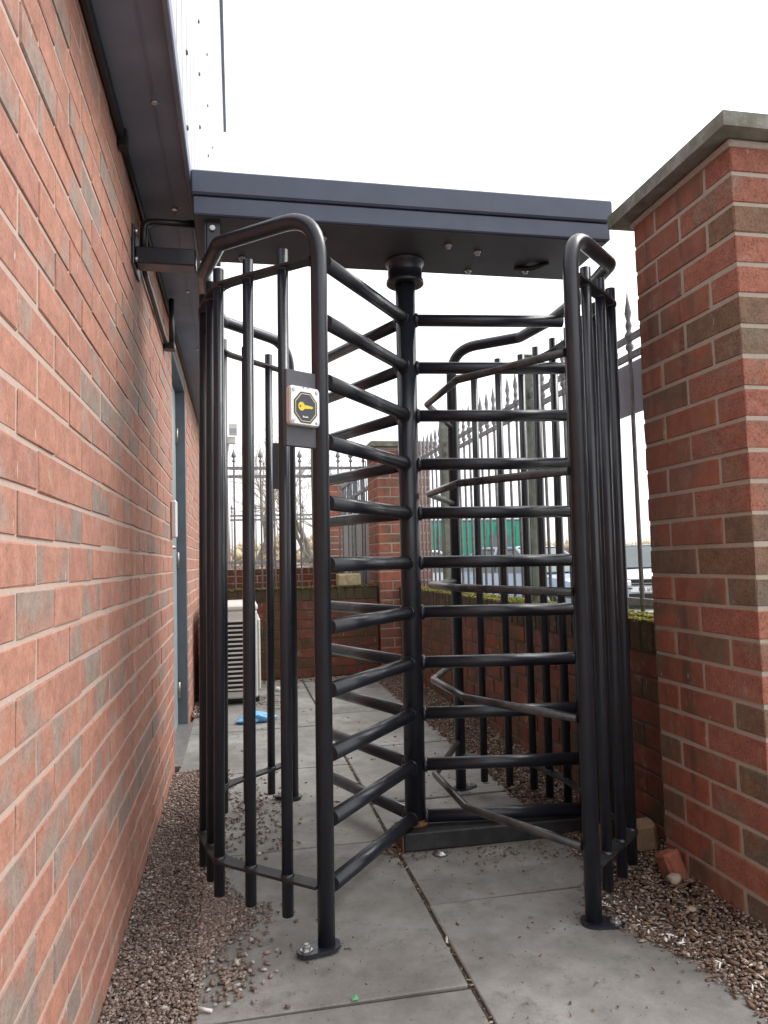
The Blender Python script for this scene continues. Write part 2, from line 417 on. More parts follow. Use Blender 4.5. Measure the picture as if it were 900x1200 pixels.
# ------------------------------------------------------------------ ground, paving, gravel
kind(MB().box(-250, 1.598, -60, 400, -.5, -.035).build('ground', SOIL), 'structure')
kind(MB().box(-.305, 1.6, -.8, 6.5, -.034, -.012).build('paving_bed', JOINT), 'structure')
kind(MB().box(1.6, 300, -60, 400, -.6, -.28).build('car_park', TARM), 'structure')
kind(MB().box(-60, 1.5, 9.6, 140, -.034, .012).build('field', FIELD), 'structure')
pave = kind(MB().box(-.10, 1.1, -.8, 6.36, -.0115, -.008).build('pavement', JOINT), 'structure')
def slab(x0, x1, y0, y1):
    g = .0055; mb = MB()
    vs, fs = chbox(0, 0, 0, (x1-x0)/2-g, (y1-y0)/2-g, .02, .004, .0018, rnd); mb.add(vs, fs)
    o = part('slab', mb.mesh('slab', SLAB), pave, ((x0+x1)/2, (y0+y1)/2, -.02+rnd.uniform(-.0015, .0015)))
    o.rotation_euler = (rnd.uniform(-.002, .002), rnd.uniform(-.002, .002), rnd.uniform(-.004, .004))
XJ = .517
for a, b in ((-.12, .78), (.78, 1.69), (1.69, 2.605), (2.605, 3.6), (3.6, 4.5), (4.5, 5.4), (5.4, 6.33)): slab(-.11, XJ, a, b)
for a, b in ((.3, 1.2), (1.2, 2.10), (2.10, 3.0), (3.0, 3.9), (3.9, 4.8), (4.8, 5.7), (5.7, 6.33)): slab(XJ, 1.115, a, b)
for a, b in ((3.68, 4.5), (4.5, 4.98)): slab(-.30, -.112, a, b)

def scatter(name, mat, pts, sizes, shape=(1.15, .8, .5), jag=.36, sub=1, seed=3):
    """many small irregular stones in one mesh (numpy)"""
    rg = np.random.default_rng(seed)
    bmx = bmesh.new(); bmesh.ops.create_icosphere(bmx, subdivisions=sub, radius=1.0)
    bv = np.array([v.co[:] for v in bmx.verts]); bf = np.array([[v.index for v in f.verts] for f in bmx.faces]); bmx.free()
    n = len(pts); pts = np.asarray(pts, float); sizes = np.asarray(sizes, float)
    sc = sizes[:, None]*np.array(shape)[None]*rg.uniform(.7, 1.3, (n, 3))
    V = bv[None]*(1+rg.uniform(-jag, jag, (n, len(bv), 1)))*sc[:, None, :]
    a = rg.uniform(0, 2*PI, n); tl = rg.normal(0, .35, n); b = rg.uniform(0, 2*PI, n)
    ca, sa = np.cos(a)[:, None], np.sin(a)[:, None]
    x = V[..., 0]*ca-V[..., 1]*sa; y = V[..., 0]*sa+V[..., 1]*ca; z = V[..., 2]
    ct, st = np.cos(tl)[:, None], np.sin(tl)[:, None]
    y2 = y*ct-z*st; z2 = y*st+z*ct; y, z = y2, z2
    V = np.stack([x, y, z], -1)+pts[:, None, :]
    F = bf[None]+(np.arange(n)*len(bv))[:, None, None]
    me = bpy.data.meshes.new(name); nv = n*len(bv); nf = n*len(bf)
    me.vertices.add(nv); me.vertices.foreach_set('co', V.reshape(-1))
    me.loops.add(nf*3); me.loops.foreach_set('vertex_index', F.reshape(-1).astype(np.int32))
    me.polygons.add(nf); me.polygons.foreach_set('loop_start', np.arange(0, nf*3, 3, dtype=np.int32))
    me.update(calc_edges=True); me.materials.append(mat)
    o = bpy.data.objects.new(name, me); C.objects.link(o); return o
RG = np.random.default_rng(11)
P = []; S = []
def put(x, y, z, s): P.append((x, y, z)); S.append(s)
# left strip of gravel along the wall, spilling over the flags under the turnstile
for _ in range(42000):
    y = .95+RG.random()**.9*2.74; x = RG.uniform(-.312, -.10)
    s = RG.uniform(.0018, .0056)*(1.5 if RG.random() < .1 else 1)
    put(x, y, -.006+RG.random()**2*.010+.012*math.exp(-((x+.2)/.1)**2)*RG.random(), s)
for _ in range(3600):
    y = RG.normal(2.22, .13); e = .0+.06*math.exp(-((y-2.16)/.12)**2); x = -.115+abs(RG.normal(0, .025+e*.9))
    if 1.85 < y < 2.9: put(x, y, RG.uniform(.001, .006), RG.uniform(.003, .0065))
for _ in range(1500):
    y = RG.uniform(2.35, 3.66); x = -.115+abs(RG.normal(0, .03)); put(x, y, RG.uniform(.001, .006), RG.uniform(.003, .0065))
for _ in range(330):
    put(RG.normal(.05, .07), RG.normal(2.95, .22), .004, RG.uniform(.004, .008))
for _ in range(60):
    put(RG.normal(.01, .07), RG.normal(1.98, .10), .004, RG.uniform(.0035, .008))
for _ in range(130):
    put(RG.normal(-.03, .03), RG.normal(1.86, .05), .004, RG.uniform(.004, .0085))
for _ in range(900): put(RG.uniform(-.305, -.2), RG.uniform(4.95, 6.3), RG.uniform(0, .02), RG.uniform(.006, .012))
g1 = kind(scatter('gravel', GRAV, P, S), 'stuff')
tag(g1, 'brown and pink pea gravel along the foot of the left brick wall', 'gravel')
# right strip: gravel mixed with leaf and bark litter, heaped against the pier and low wall
P = []; S = []; P2 = []; S2 = []
def edge_x(y): return 1.118 if y > 2.35 else (1.10-.13*math.exp(-((y-1.93)/.22)**2))
for i in range(29000):
    y = 1.15+RG.random()**1.35*5.1
    xr = 1.39 if y > 2.16 else 1.325
    e = edge_x(y)-abs(RG.normal(0, .02)); x = RG.uniform(e, xr)
    t = (x-e)/(xr-e); z = -.004+.020*t+RG.random()**2*.014
    if RG.random() < .66: P.append((x, y, z)); S.append(RG.uniform(.0028, .0065))
    else: P2.append((x, y, z+.003)); S2.append(RG.uniform(.004, .0095)*(1.5 if RG.random() < .06 else 1))
for _ in range(150):
    P2.append((RG.normal(.90, .14), RG.normal(2.38, .06), .003)); S2.append(RG.uniform(.002, .0065))
for _ in range(150):
    P2.append((RG.uniform(.55, 1.1), RG.uniform(1.5, 3.4), .003)); S2.append(RG.uniform(.002, .0055))
for _ in range(110):
    P2.append((RG.uniform(-.05, 1.1), RG.uniform(3., 6.2), .003)); S2.append(RG.uniform(.004, .011))
for _ in range(90):
    P2.append((RG.normal(.50, .02), RG.normal(2.52, .07), .004)); S2.append(RG.uniform(.004, .008))
for _ in range(1800):
    P2.append((RG.uniform(-.1, 1.1), RG.uniform(1.2, 4.5), .001)); S2.append(RG.uniform(.0007, .0022))
for fx, fy in ((.208, 1.92), (.925, 1.88), (.92, 3.07), (.21, 3.15), (.6, 2.46), (.8, 2.46), (1.0, 2.46)):
    for _ in range(55): P2.append((fx+RG.normal(0, .045), fy+RG.normal(0, .03), .002)); S2.append(RG.uniform(.001, .004))  # fine grit round each foot, added in place of contact shadow
for _ in range(420):
    P2.append((XJ+RG.normal(0, .006), RG.uniform(1.2, 4.2), -.003)); S2.append(RG.uniform(.002, .005))
for _ in range(300):
    P2.append((RG.uniform(0, 1.1), RG.uniform(6.1, 6.33)**1, .004)); S2.append(RG.uniform(.004, .012))
for _ in range(260):
    P2.append((RG.uniform(.06, .35), RG.normal(5.3, .15), .004)); S2.append(RG.uniform(.003, .009))
g2 = kind(scatter('gravel', GRAV, P, S, seed=5), 'stuff')
tag(g2, 'brown gravel heaped along the foot of the right pier and low wall', 'gravel')
g3 = kind(scatter('leaf_litter', CHIP, P2, S2, (1.3, .65, .25), .4, 1, 6), 'stuff')
tag(g3, 'dry leaf and bark scraps lying on the right gravel and flags', 'litter')

# ------------------------------------------------------------------ the left building
WX = -.3123
house = thing('brick_building', 'red brick building on the left with dark soffit and white cladding above', 'building', (WX, 3.5, 0))
HO = (WX, 3.5, 0)
CRS = .075; ZJ = .9559; S0 = 1.1414
DY0, DY1, DZ1 = 3.765, 4.80, 2.135
z_top = 2.205
mo = MB()
core = WX-.0022
for (y0, y1, z0, z1) in ((-1.2, DY0-.004, -.2, z_top), (DY1+.004, 12.4, -.2, z_top), (DY0-.004, DY1+.004, DZ1+.004, z_top)):
    mo.box(WX-.30, core, y0, y1, z0, z1)
wall = mo.build('brick_wall', MO_L, house, HO)
bl = []
rows = range(-18, 18)
for k in rows:
    z0 = ZJ+k*CRS+.005; z1 = z0+.065
    if z0 > z_top-.012: continue
    z1 = min(z1, z_top-.001)
    par = 0 if (k % 2 == 0) else 1            # k=0 lies above joint 0 (perpends at odd half-bricks)
    i = -9
    while True:
        y0 = S0+.1125*(2*i+(1 if par == 0 else 0))+.005; y1 = y0+.215
        i += 1
        if y0 > 8: break
        segs = [(y0, y1)]
        if z1 < DZ1+.03:
            ns = []
            for a, b in segs:
                if b <= DY0 or a >= DY1: ns.append((a, b))
                else:
                    if a < DY0: ns.append((a, DY0))
                    if b > DY1: ns.append((DY1, b))
            segs = ns
        for a, b in segs:
            if b-a > .02: bl.append((WX-.03, (a+b)/2, (z0+z1)/2, .06, b-a, z1-z0-.0015, B_LEFT, (1, 0, 0)))
bl = [(a, b, c, d, e+.0025, f+.0034, g_, h) for a, b, c, d, e, f, g_, h in bl]
lay(bl, wall, 300, HO)
# door: frame, leaf, hinges, furniture
fr = MB()
RXX = WX-.06
fr.box(RXX-.02, WX-.004, DY0, DY0+.035, 0, DZ1, .002)
fr.box(RXX-.02, WX-.002, DY1-.06, DY1, 0, DZ1, .002)
fr.box(RXX-.02, WX-.003, DY0+.036, DY1-.061, DZ1-.05, DZ1, .002)
door = MB().box(RXX-.05, RXX, DY0+.04, DY1-.065, .01, DZ1-.055, .003).build('door', DOORL, house, HO)
fr.build('frame', DOORM, door, HO)
MB().box(RXX-.02, WX+.03, DY0+.01, DY1-.01, -.02, .012, .003).build('threshold', WORN, door, HO)
for hz in (.22, 1.02, 1.80):
    hb = MB()
    hb.tube([(RXX+.008, DY1-.07, hz-.05), (RXX+.008, DY1-.07, hz+.05)], .009, 10)
    hb.box(RXX-.001, RXX+.003, DY1-.11, DY1-.07, hz-.05, hz+.05)
    hb.build('hinge', WORN, door, HO)
hb = MB().box(RXX, RXX+.012, DY0+.08, DY0+.13, 1.0, 1.16, .003); hb.tube([(RXX+.012, DY0+.105, 1.08), (RXX+.05, DY0+.105, 1.08), (RXX+.05, DY0+.20, 1.08)], .009, 8)
hb.build('handle', GALV, door, HO)
MB().box(RXX, RXX+.004, DY0+.25, DY0+.50, 1.35, 1.6, .001).build('notice_plate', WHITE, door, HO)
kp = MB().box(WX, WX+.028, DY0-.13, DY0-.07, 1.12, 1.30, .006); kp.build('entry_button', STEEL, house, HO)
# soffit with folded edge, trim and bolts
sf = MB(); sf.box(WX-.29, -.145, -1.2, 12.4, z_top+.002, z_top+.03); sf.box(-.1445, -.128, -1.2, 12.4, z_top-.012, z_top+.05, .003)
sf.box(-.199, -.196, -1.2, 12.4, z_top-.001, z_top+.004)
sof = sf.build('soffit', SOFFIT, house, HO)
for yb in (1.93, 2.52, 3.3, 4.2): MB().lathe([(.008, 0), (.010, .002), (.010, .006)], -.20+rnd.uniform(-.01, .01)+.0, yb, 10).build('bolt', GALV, sof, HO).location = (0, 0, z_top-.003)
tr = MB(); tr.box(WX+.003, WX+.020, -1.2, 2.08, z_top-.03, z_top+.003, .003); tr.box(WX+.003, WX+.014, 2.085, 9, z_top-.025, z_top+.003, .003)
tr.box(WX+.002, WX+.026, 2.06, 2.10, z_top-.05, z_top+.002, .003)
tr.build('wall_trim', BLKTRIM, house, HO)
# cladding: profiled sheet above the soffit
cl = MB(); prof = []; yy = -1.2
n = 0
while yy < 12.35:
    cl.box(-.30, -.130, yy, yy+.20-.018, z_top+.052, 8.4); cl.box(-.30, -.136, yy+.1822, yy+.1998, z_top+.052, 8.4); yy += .20; n += 1
clad = cl.build('cladding', CLAD, house, HO)
MB().box(-.32, -.085, -1.2, 12.4, 8.401, 8.55, .01).build('parapet_trim', SOFFIT, house, HO)
rv = MB().lathe([(.008, 0), (.008, .003), (.005, .006)], 0, 0, 8).mesh('screw', PLATE)
for yb in (1.24, 2.165, 3.01, 4.04, 4.98):
    for zb in (2.285, 2.52, 2.80, 3.03, 3.26, 3.55, 3.85):
        part('screw', rv, clad, (-.130-HO[0], yb-HO[1], zb), (0, R(90), 0))
# bracket, conduits and cable on the wall
br = MB(); br.box(WX+.0, WX+.008, 2.33, 2.49, 1.93, 2.06, .002); br.box(WX+.0085, -.118, 2.36, 2.43, 1.945, 2.0, .004)
brk = br.build('support_bracket', BLACK); brk['label'] = 'black box section bracket tying the turnstile frame to the left brick wall'; brk['category'] = 'bracket'
for (yb, zb) in ((2.345, 2.04), (2.475, 2.04), (2.345, 1.95)):
    MB().tube([(WX+.008, yb, zb), (WX+.018, yb, zb)], .008, 8).build('bolt', GALV, brk)
cn = MB(); cn.tube(fillet([(WX+.03, 2.40, 2.0), (WX+.03, 2.40, 2.10), (-.10, 2.40, 2.098)], .035), .011, 10)
tag(cn.build('conduit', BLKTRIM), 'thick black conduit elbow rising from the wall bracket to the canopy', 'conduit')
cn = MB(); cn.tube(fillet([(WX+.012, 2.50, 2.05), (WX+.012, 2.52, 2.15), (WX+.05, 2.54, 2.155), (-.10, 2.44, 2.13)], .02), .007, 8)
tag(cn.build('cable', BLKTRIM), 'thin black cable looping above the conduit to the canopy end', 'cable')
cn = MB(); cn.tube(fillet([(WX+.012, 2.47, 2.04), (WX+.012, 2.6, 2.0), (WX+.012, 3.33, 1.98), (WX+.03, 3.36, 1.975)], .03), .010, 8); cn.tube(fillet([(WX+.035, 3.36, 1.97), (WX+.035, 3.36, 2.19)], .01), .012, 8); cn.box(WX+.001, WX+.05, 3.33, 3.39, 1.955, 1.985, .004)
tag(cn.build('conduit', BLKTRIM), 'black conduit running along the wall below the bracket and up to the soffit', 'conduit')

# ------------------------------------------------------------------ brick pier with concrete coping on the right
K = 1.1; PX0, PY1 = 1.3035, 2.1458; PWD = .484; PC = .0825
pier = thing('brick_pier', 'tall red brick pier with concrete coping at the right edge', 'pier', (PX0+.24, PY1-.24, 0))
PO = tuple(pier.location)
PTOP = 2.085
g = .004
pm = MB().box(PX0+.0025, PX0+PWD-.0025, PY1-PWD+.0025, PY1-.0025, -.2, PTOP+.002).build('pier_body', MO_R, pier, PO)
pb = []
bh = PC-.011; sb = .2365; hb_ = .1122; j = .011
zj0 = CAMH+K*(.6122-4*.075)     # a joint height
k0 = -int((zj0+.1)/PC)-1
for k in range(k0, 40):
    z0 = zj0+k*PC+j/2; z1 = z0+bh
    if z1 > PTOP+.03: break
    zc = (z0+z1)/2
    A = (k % 2 == 0)
    def add(x0, x1, y0, y1):
        nm = (-1, 0, 0) if x0 < PX0+.01 else (0, -1, 0)
        mt = (B_BRN if (k % 2 == 0 and rnd.random() < .6 or rnd.random() < .18) else B_TEX) if y0 < PY1-PWD+.01 else B_PIL
        pb.append(((x0+x1)/2, (y0+y1)/2, zc, x1-x0, y1-y0, bh, mt, nm))
    X0, X1, Y0, Y1 = PX0, PX0+PWD, PY1-PWD, PY1
    if A:   # bricks along x on the near and far face: headers show on the left face
        for y in ((Y0, Y0+hb_), (Y1-hb_, Y1)):
            add(X0, X0+sb, *y); add(X1-sb, X1, *y)
        add(X0, X0+hb_, Y0+hb_+j, Y1-hb_-j); add(X1-hb_, X1, Y0+hb_+j, Y1-hb_-j)
    else:
        for x in ((X0, X0+hb_), (X1-hb_, X1)):
            add(*x, Y0, Y0+sb); add(*x, Y1-sb, Y1)
        add(X0+hb_+j, X1-hb_-j, Y0, Y0+hb_); add(X0+hb_+j, X1-hb_-j, Y1-hb_, Y1)
lay(pb, pm, 300, PO)
def coping(x0, x1, y0, y1, z0, parent, org, oh=.06, h=.042):
    mb = MB(); a, b, c, d = x0-oh, x1+oh, y0-oh, y1+oh
    # slab, lower weathered slope, with shallow pyramid top; subdivided a little for wear
    prof = [(0, z0), (0, z0+h), (.02, z0+h+.006), (.12, z0+h+.016)]
    vs = []; fs = []
    for ins, z in prof:
        for (x, y) in ((a+ins, c+ins), (b-ins, c+ins), (b-ins, d-ins), (a+ins, d-ins)):
            vs.append((x+rnd.uniform(-.002, .002), y+rnd.uniform(-.002, .002), z+rnd.uniform(-.0015, .0015)))
    for i in range(3):
        for q in range(4): fs.append((i*4+q, i*4+(q+1) % 4, i*4+4+(q+1) % 4, i*4+4+q))
    fs.append((3, 2, 1, 0)); fs.append((12, 13, 14, 15))
    mb.add(vs, fs)
    # mortar fillet below
    o = mb.build('coping', CAP, parent, org)
    MB().box(x0-.012, x1+.012, y0-.012, y1+.012, z0-.020, z0-.001, .006).build('mortar_bed', MO_R, o, org)
    return o
coping(PX0, PX0+PWD, PY1-PWD, PY1, max(b[2] for b in pb)+bh/2+.014, pier, PO)

# ------------------------------------------------------------------ low walls with brick on edge and moss
def low_wall(name, label, org, run, fixed, length, height, facing, courses=8, crs=.0815, edge=True, limit=220):
    """run 'y': wall along y with its face at x=fixed looking to -x; 'x': along x with its face at y=fixed looking to -y"""
    t = thing(name, label, 'wall', org)
    a, b = length; th = .215
    def box3(u0, u1, v0, v1, z0, z1):      # u along run, v depth from face
        return (fixed+v0, fixed+v1, u0, u1, z0, z1) if run == 'y' else (u0, u1, fixed+v0, fixed+v1, z0, z1)
    body = MB().box(*box3(a, b, .005, th-.005, -.2, height-.005)).build('wall_body', MO_D, t, org)
    bl = []; jn = .01
    top = height-.108
    for k in range(12):
        z1 = top-k*crs-jn/2; z0 = z1-(crs-jn)
        if z1 < -.06: break
        u = a-(0 if k % 2 else .118)
        while u < b:
            u0, u1 = max(u, a), min(u+.2285, b); u += .2385
            if u1-u0 < .03: continue
            x0, x1, y0, y1, *_ = box3(u0, u1, 0, .1, 0, 0)
            bl.append(((x0+x1)/2, (y0+y1)/2, (z0+z1)/2, x1-x0, y1-y0, crs-jn, B_LOW, (-1, 0, 0) if run == 'y' else (0, -1, 0)))
    u = a
    while u < b-.03:
        u1 = min(u+.066, b); x0, x1, y0, y1, *_ = box3(u, u1, -.004, th+.004, 0, 0)
        bl.append(((x0+x1)/2, (y0+y1)/2, height-.052, x1-x0, y1-y0, .103, B_EDGE, (-1, 0, 0) if run == 'y' else (0, -1, 0))); u += .077
    lay(bl, body, limit, org)
    return t, body
LX = 1.388; LH = .745
lw, lwb = low_wall('low_wall', 'low red brick wall with mossy brick on edge top, running back from the right pier', (LX+.1, 4.2, 0), 'y', LX, (2.147, 6.345), LH, 0)
bw, bwb = low_wall('low_wall', 'low red brick wall closing the far end of the yard behind the white unit', (.5, 6.45, 0), 'x', 6.35, (-.31, 1.2), .762, 0)
# moss as small clumps along the tops
P = []; S = []
for _ in range(7000):
    y = 2.16+RG.random()**2.6*4.1; P.append((LX+RG.random()**1.3*.2, y, LH+.001+RG.random()*.005)); S.append(RG.uniform(.003, .0085))
mo1 = kind(scatter('moss', MOSSM, P, S, (1, 1, .5), .35, 1, 8), 'stuff'); mo1.parent = lw; mo1.location = -Vector(lw.location)
P = []; S = []
for _ in range(1300):
    P.append((RG.uniform(-.3, 1.19), 6.345+RG.random()**1.6*.2, .762+RG.random()*.008-.002)); S.append(RG.uniform(.008, .02))
mo2 = kind(scatter('moss', MOSSD, P, S, (1, 1, .5), .35, 1, 9), 'stuff'); mo2.parent = bw; mo2.location = -Vector(bw.location)

# rear pier at the corner
RP = (1.215, 6.30); rp = thing('brick_pier', 'smaller looking red brick pier with pale coping at the far corner of the yard', 'pier', (RP[0]+.23, RP[1]+.23, 0))
RO = tuple(rp.location); RT = 1.965
rpm = MB().box(RP[0]+.004, RP[0]+.48, RP[1]+.004, RP[1]+.48, -.2, RT).build('pier_body', MO_R, rp, RO)
pb = []
for k in range(26):
    z1 = RT-.012-k*PC; zc = z1-bh/2
    if z1 < 0: break
    def add(x0, x1, y0, y1): pb.append(((x0+x1)/2, (y0+y1)/2, zc, x1-x0, y1-y0, bh, B_PIL, (0, -1, 0)))
    X0, X1, Y0, Y1 = RP[0], RP[0]+.484, RP[1], RP[1]+.484
    if k % 2:
        for y in ((Y0, Y0+hb_), (Y1-hb_, Y1)): add(X0, X0+sb, *y); add(X1-sb, X1, *y)
        add(X0, X0+hb_, Y0+hb_+j, Y1-hb_-j); add(X1-hb_, X1, Y0+hb_+j, Y1-hb_-j)
    else:
        for x in ((X0, X0+hb_), (X1-hb_, X1)): add(*x, Y0, Y0+sb); add(*x, Y1-sb, Y1)
        add(X0+hb_+j, X1-hb_-j, Y0, Y0+hb_); add(X0+hb_+j, X1-hb_-j, Y1-hb_, Y1)
lay(pb, rpm, 300, RO)
coping(RP[0], RP[0]+.484, RP[1], RP[1]+.484, RT+.02, rp, RO)

# ------------------------------------------------------------------ iron fences
def paling_mesh(z0, z1, r=.008, fancy=True):
    mb = MB(); h = z1-z0
    pr = [(r, 0), (r, h-.30)]
    if fancy: pr += [(r, h-.235), (r*1.9, h-.225), (r*1.9, h-.212), (r*1.1, h-.205), (r*2.1, h-.185), (r*2.1, h-.17), (r*1.0, h-.155), (r*1.5, h-.14), (r*1.5, h-.128), (r*.9, h-.115), (r*1.7, h-.085), (r*.9, h-.045), (.0015, h)]
    else: pr += [(r, h-.15), (r*.9, h-.13), (r*2.2, h-.12), (r*1.2, h-.10), (r*.9, h-.09), (r*2.9, h-.075), (r*1.6, h-.045), (.001, h)]
    mb.lathe([(a, b) for a, b in pr], 0, 0, 8)
    return mb.mesh('paling', IRON)
def fence(name, label, axis, fixed, a, b, step, z0, z1, rails, fancy=True, posts=(), r=.008, start=0.0):
    org = (fixed, (a+b)/2, z0) if axis == 'y' else ((a+b)/2, fixed, z0)
    t = thing(name, label, 'fence', org); pm_ = paling_mesh(z0, z1, r, fancy)
    u = a+start
    while u < b:
        if all(abs(u-p) > .05 for p in posts):
            part('paling', pm_, t, (0, u-org[1], 0) if axis == 'y' else (u-org[0], 0, 0))
        u += step
    for zr in rails:
        mb = MB()
        if axis == 'y': mb.box(fixed-.006, fixed+.006, a, b, zr-.014, zr+.014, .002)
        else: mb.box(a, b, fixed-.006, fixed+.006, zr-.014, zr+.014, .002)
        mb.build('rail', IRON, t, org)
    for p in posts:
        mb = MB(); q = .032
        if axis == 'y': mb.box(fixed-q, fixed+q, p-q, p+q, z0-.1, z1+.02, .004); mb.box(fixed-q-.004, fixed+q+.004, p-q-.004, p+q+.004, z1+.021, z1+.033, .004)
        else: mb.box(p-q, p+q, fixed-q, fixed+q, z0-.1, z1+.02, .004)
        mb.build('post', POSTM, t, org)
    return t
FX = 1.50
fence('iron_fence', 'spear topped iron fence with scrolled collars standing on the right low wall', 'y', FX, 2.2, 6.25, .118, LH+.02, 2.0, (1.815, 1.745, .80), True, (3.55, 5.12), .0085, .105)
fence('iron_fence', 'arrow tipped iron fence behind the far low wall in front of the bare trees', 'x', 6.62, -.3, 1.2, .117, .45, 2.02, (1.84, 1.765, 1.0), False, (.70,), .0085, .045)
fence('iron_fence', 'distant thin iron fence standing beyond the far low wall', 'x', 10.4, -.4, 1.35, .165, .2, 1.83, (1.66, 1.60, .95), False, (), .008)
# sign back on the fence
sg = MB().box(FX+.03, FX+.036, 2.0, 2.74, 1.53, 1.735, .001); tag(sg.build('sign_panel', SIGNB), 'plain grey sign board hung behind the fence beside the right pier', 'sign')

# far yard: brick band, gate, pier
fw = thing('garden_wall', 'pale red brick retaining wall beyond the first far fence', 'wall', (.4, 8.2, 0)); FO = (.4, 8.2, 0)
fb = MB().box(-.8, 1.15, 8.105, 8.3, -.1, .93).build('wall_body', MO_R, fw, FO); bl = []
for k in range(12):
    z0 = .93-(k+1)*.075+.005; u = -.8-(k % 2)*.1125
    while u < 1.15:
        u0, u1 = max(u, -.8), min(u+.215, 1.15); u += .225
        if u1-u0 > .03: bl.append(((u0+u1)/2, 8.14, z0+.0325, u1-u0, .08, .065, B_LOW, (0, -1, 0)))
lay(bl, fb, 100, FO)
gt = thing('metal_gate', 'blue grey metal gate with sheeted lower half and barred top beyond the far wall', 'gate', (1.27, 7.85, 0)); GO = (1.27, 7.85, 0)
gx = 1.27
for (ya, yb) in ((6.95, 7.85), (7.9, 8.8)):
    lf = MB().box(gx-.012, gx+.012, ya, yb, .45, 1.46).build('sheet_panel', GATEM, gt, GO)
    fm = MB()
    for yy in (ya+.015, (ya+yb)/2, yb-.015): fm.box(gx-.02, gx+.02, yy-.015, yy+.015, .4, 1.9)
    for zz in (.42, 1.48, 1.70, 1.88): fm.box(gx-.019, gx+.019, ya+.032, yb-.032, zz-.014, zz+.014)
    fm.build('gate_frame', GATEM, gt, GO)
    for q in range(1, 8):
        yy = ya+q*.11
        if abs(yy-(ya+yb)/2) > .03: MB().tube([(gx, yy, 1.494), (gx, yy, 1.98)], .007, 6).build('bar', GATEM, gt, GO)
fp = thing('brick_pier', 'narrow distant red brick pier left of the blue grey gate', 'pier', (1.27, 9.4, 0)); FPO = (1.27, 9.4, 0)
fpm = MB().box(1.154, 1.376, 9.304, 9.6, -.1, 1.98).build('pier_body', MO_R, fp, FPO); bl = []
for k in range(24):
    z0 = 1.97-(k+1)*PC
    bl.append((1.265, 9.36, z0+.036, .23, .12, .071, B_PIL, (0, -1, 0)))
lay(bl, fpm, 60, FPO); coping(1.15, 1.38, 9.3, 9.6, 2.0, fp, FPO, .03, .03)
st = MB(); vs, fs = chbox(0, 0, 0, .10, .08, .055, .01, .006, rnd); st.add(vs, fs); sto = st.build('stone_block', STONEM); sto.location = (.96, 6.45, .762+.056)
tag(sto, 'small pale stone block sitting on the far low wall near its corner pier', 'stone')
pp = MB().box(.93, .98, 9.0, 9.05, 0, 1.62, .004).build('post', plain('cream_paint', (.62, .55, .42), .6)); tag(pp, 'cream painted post standing beyond the far fence', 'post')
# floodlight on a thin pole
fl = thing('floodlight', 'small white floodlight head on a thin pole beyond the far fence', 'light', (-.10, 8.9, 0)); LO = (-.10, 8.9, 0)
MB().tube([(-.10, 8.9, 0), (-.10, 8.9, 2.45)], .02, 10).build('pole', GALV, fl, LO)
hd = MB().box(-.08, .02, 8.80, 8.86, 2.52, 2.66, .008).build('lamp_head', ACW, fl, LO); MB().box(-.07, .01, 8.796, 8.799, 2.54, 2.60, .0).build('lens', SIGNB, hd, LO)
MB().box(-.10, 0, 8.84, 8.90, 2.42, 2.51, .01).build('sensor_box', ACW, fl, LO)

# ------------------------------------------------------------------ the turnstile
TP = Vector((.55, 2.5, 0))
ts = thing('turnstile', 'black full height pedestrian turnstile with slate canopy standing on the paving', 'turnstile', TP, None, (0, .0105, 0))
TO = tuple(TP)
P1, P2, P3, P4 = (.208, 1.929), (.922, 1.884), (.922, 3.075), (.214, 3.150)
def bez(a, b, c, n=6): return [tuple(a[i]*(1-t)**2+2*b[i]*t*(1-t)+c[i]*t*t for i in range(2)) for t in [k/n for k in range(n+1)]]
CAGES = [
    dict(f=P1, r=P4, poly=[P1, (-.062, 2.17), (-.115, 2.40), (-.115, 2.66), (-.062, 2.88), P4], zt=1.931, sgn=-1),
    dict(f=P2, r=P3, poly=[P2, (1.160, 2.09), (1.200, 2.36), (1.200, 2.62), (1.160, 2.86), P3], zt=1.914, sgn=1)]
def lerp(a, b, t): return (a[0]+(b[0]-a[0])*t, a[1]+(b[1]-a[1])*t)
def strip(mb, poly, z, wid=.042, th=.008):
    """flat bar lying flat along a polyline"""
    n = len(poly); nr = []
    for i in range(n):
        a = Vector(poly[max(i-1, 0)]); b = Vector(poly[min(i+1, n-1)]); d = (b-a).normalized(); nr.append(Vector((-d.y, d.x)))
    vs = []
    for (p, q) in zip(poly, nr):
        for s_ in (-1, 1):
            for zz in (0, th): vs.append((p[0]+q.x*wid/2*s_, p[1]+q.y*wid/2*s_, z+zz))
    fs = []
    for i in range(n-1):
        o = i*4; fs += [(o, o+4, o+6, o+2), (o+1, o+3, o+7, o+5), (o, o+1, o+5, o+4), (o+2, o+6, o+7, o+3)]
    fs += [(0, 2, 3, 1), (n*4-4, n*4-3, n*4-1, n*4-2)]
    mb.add(vs, fs)
PR = .0225
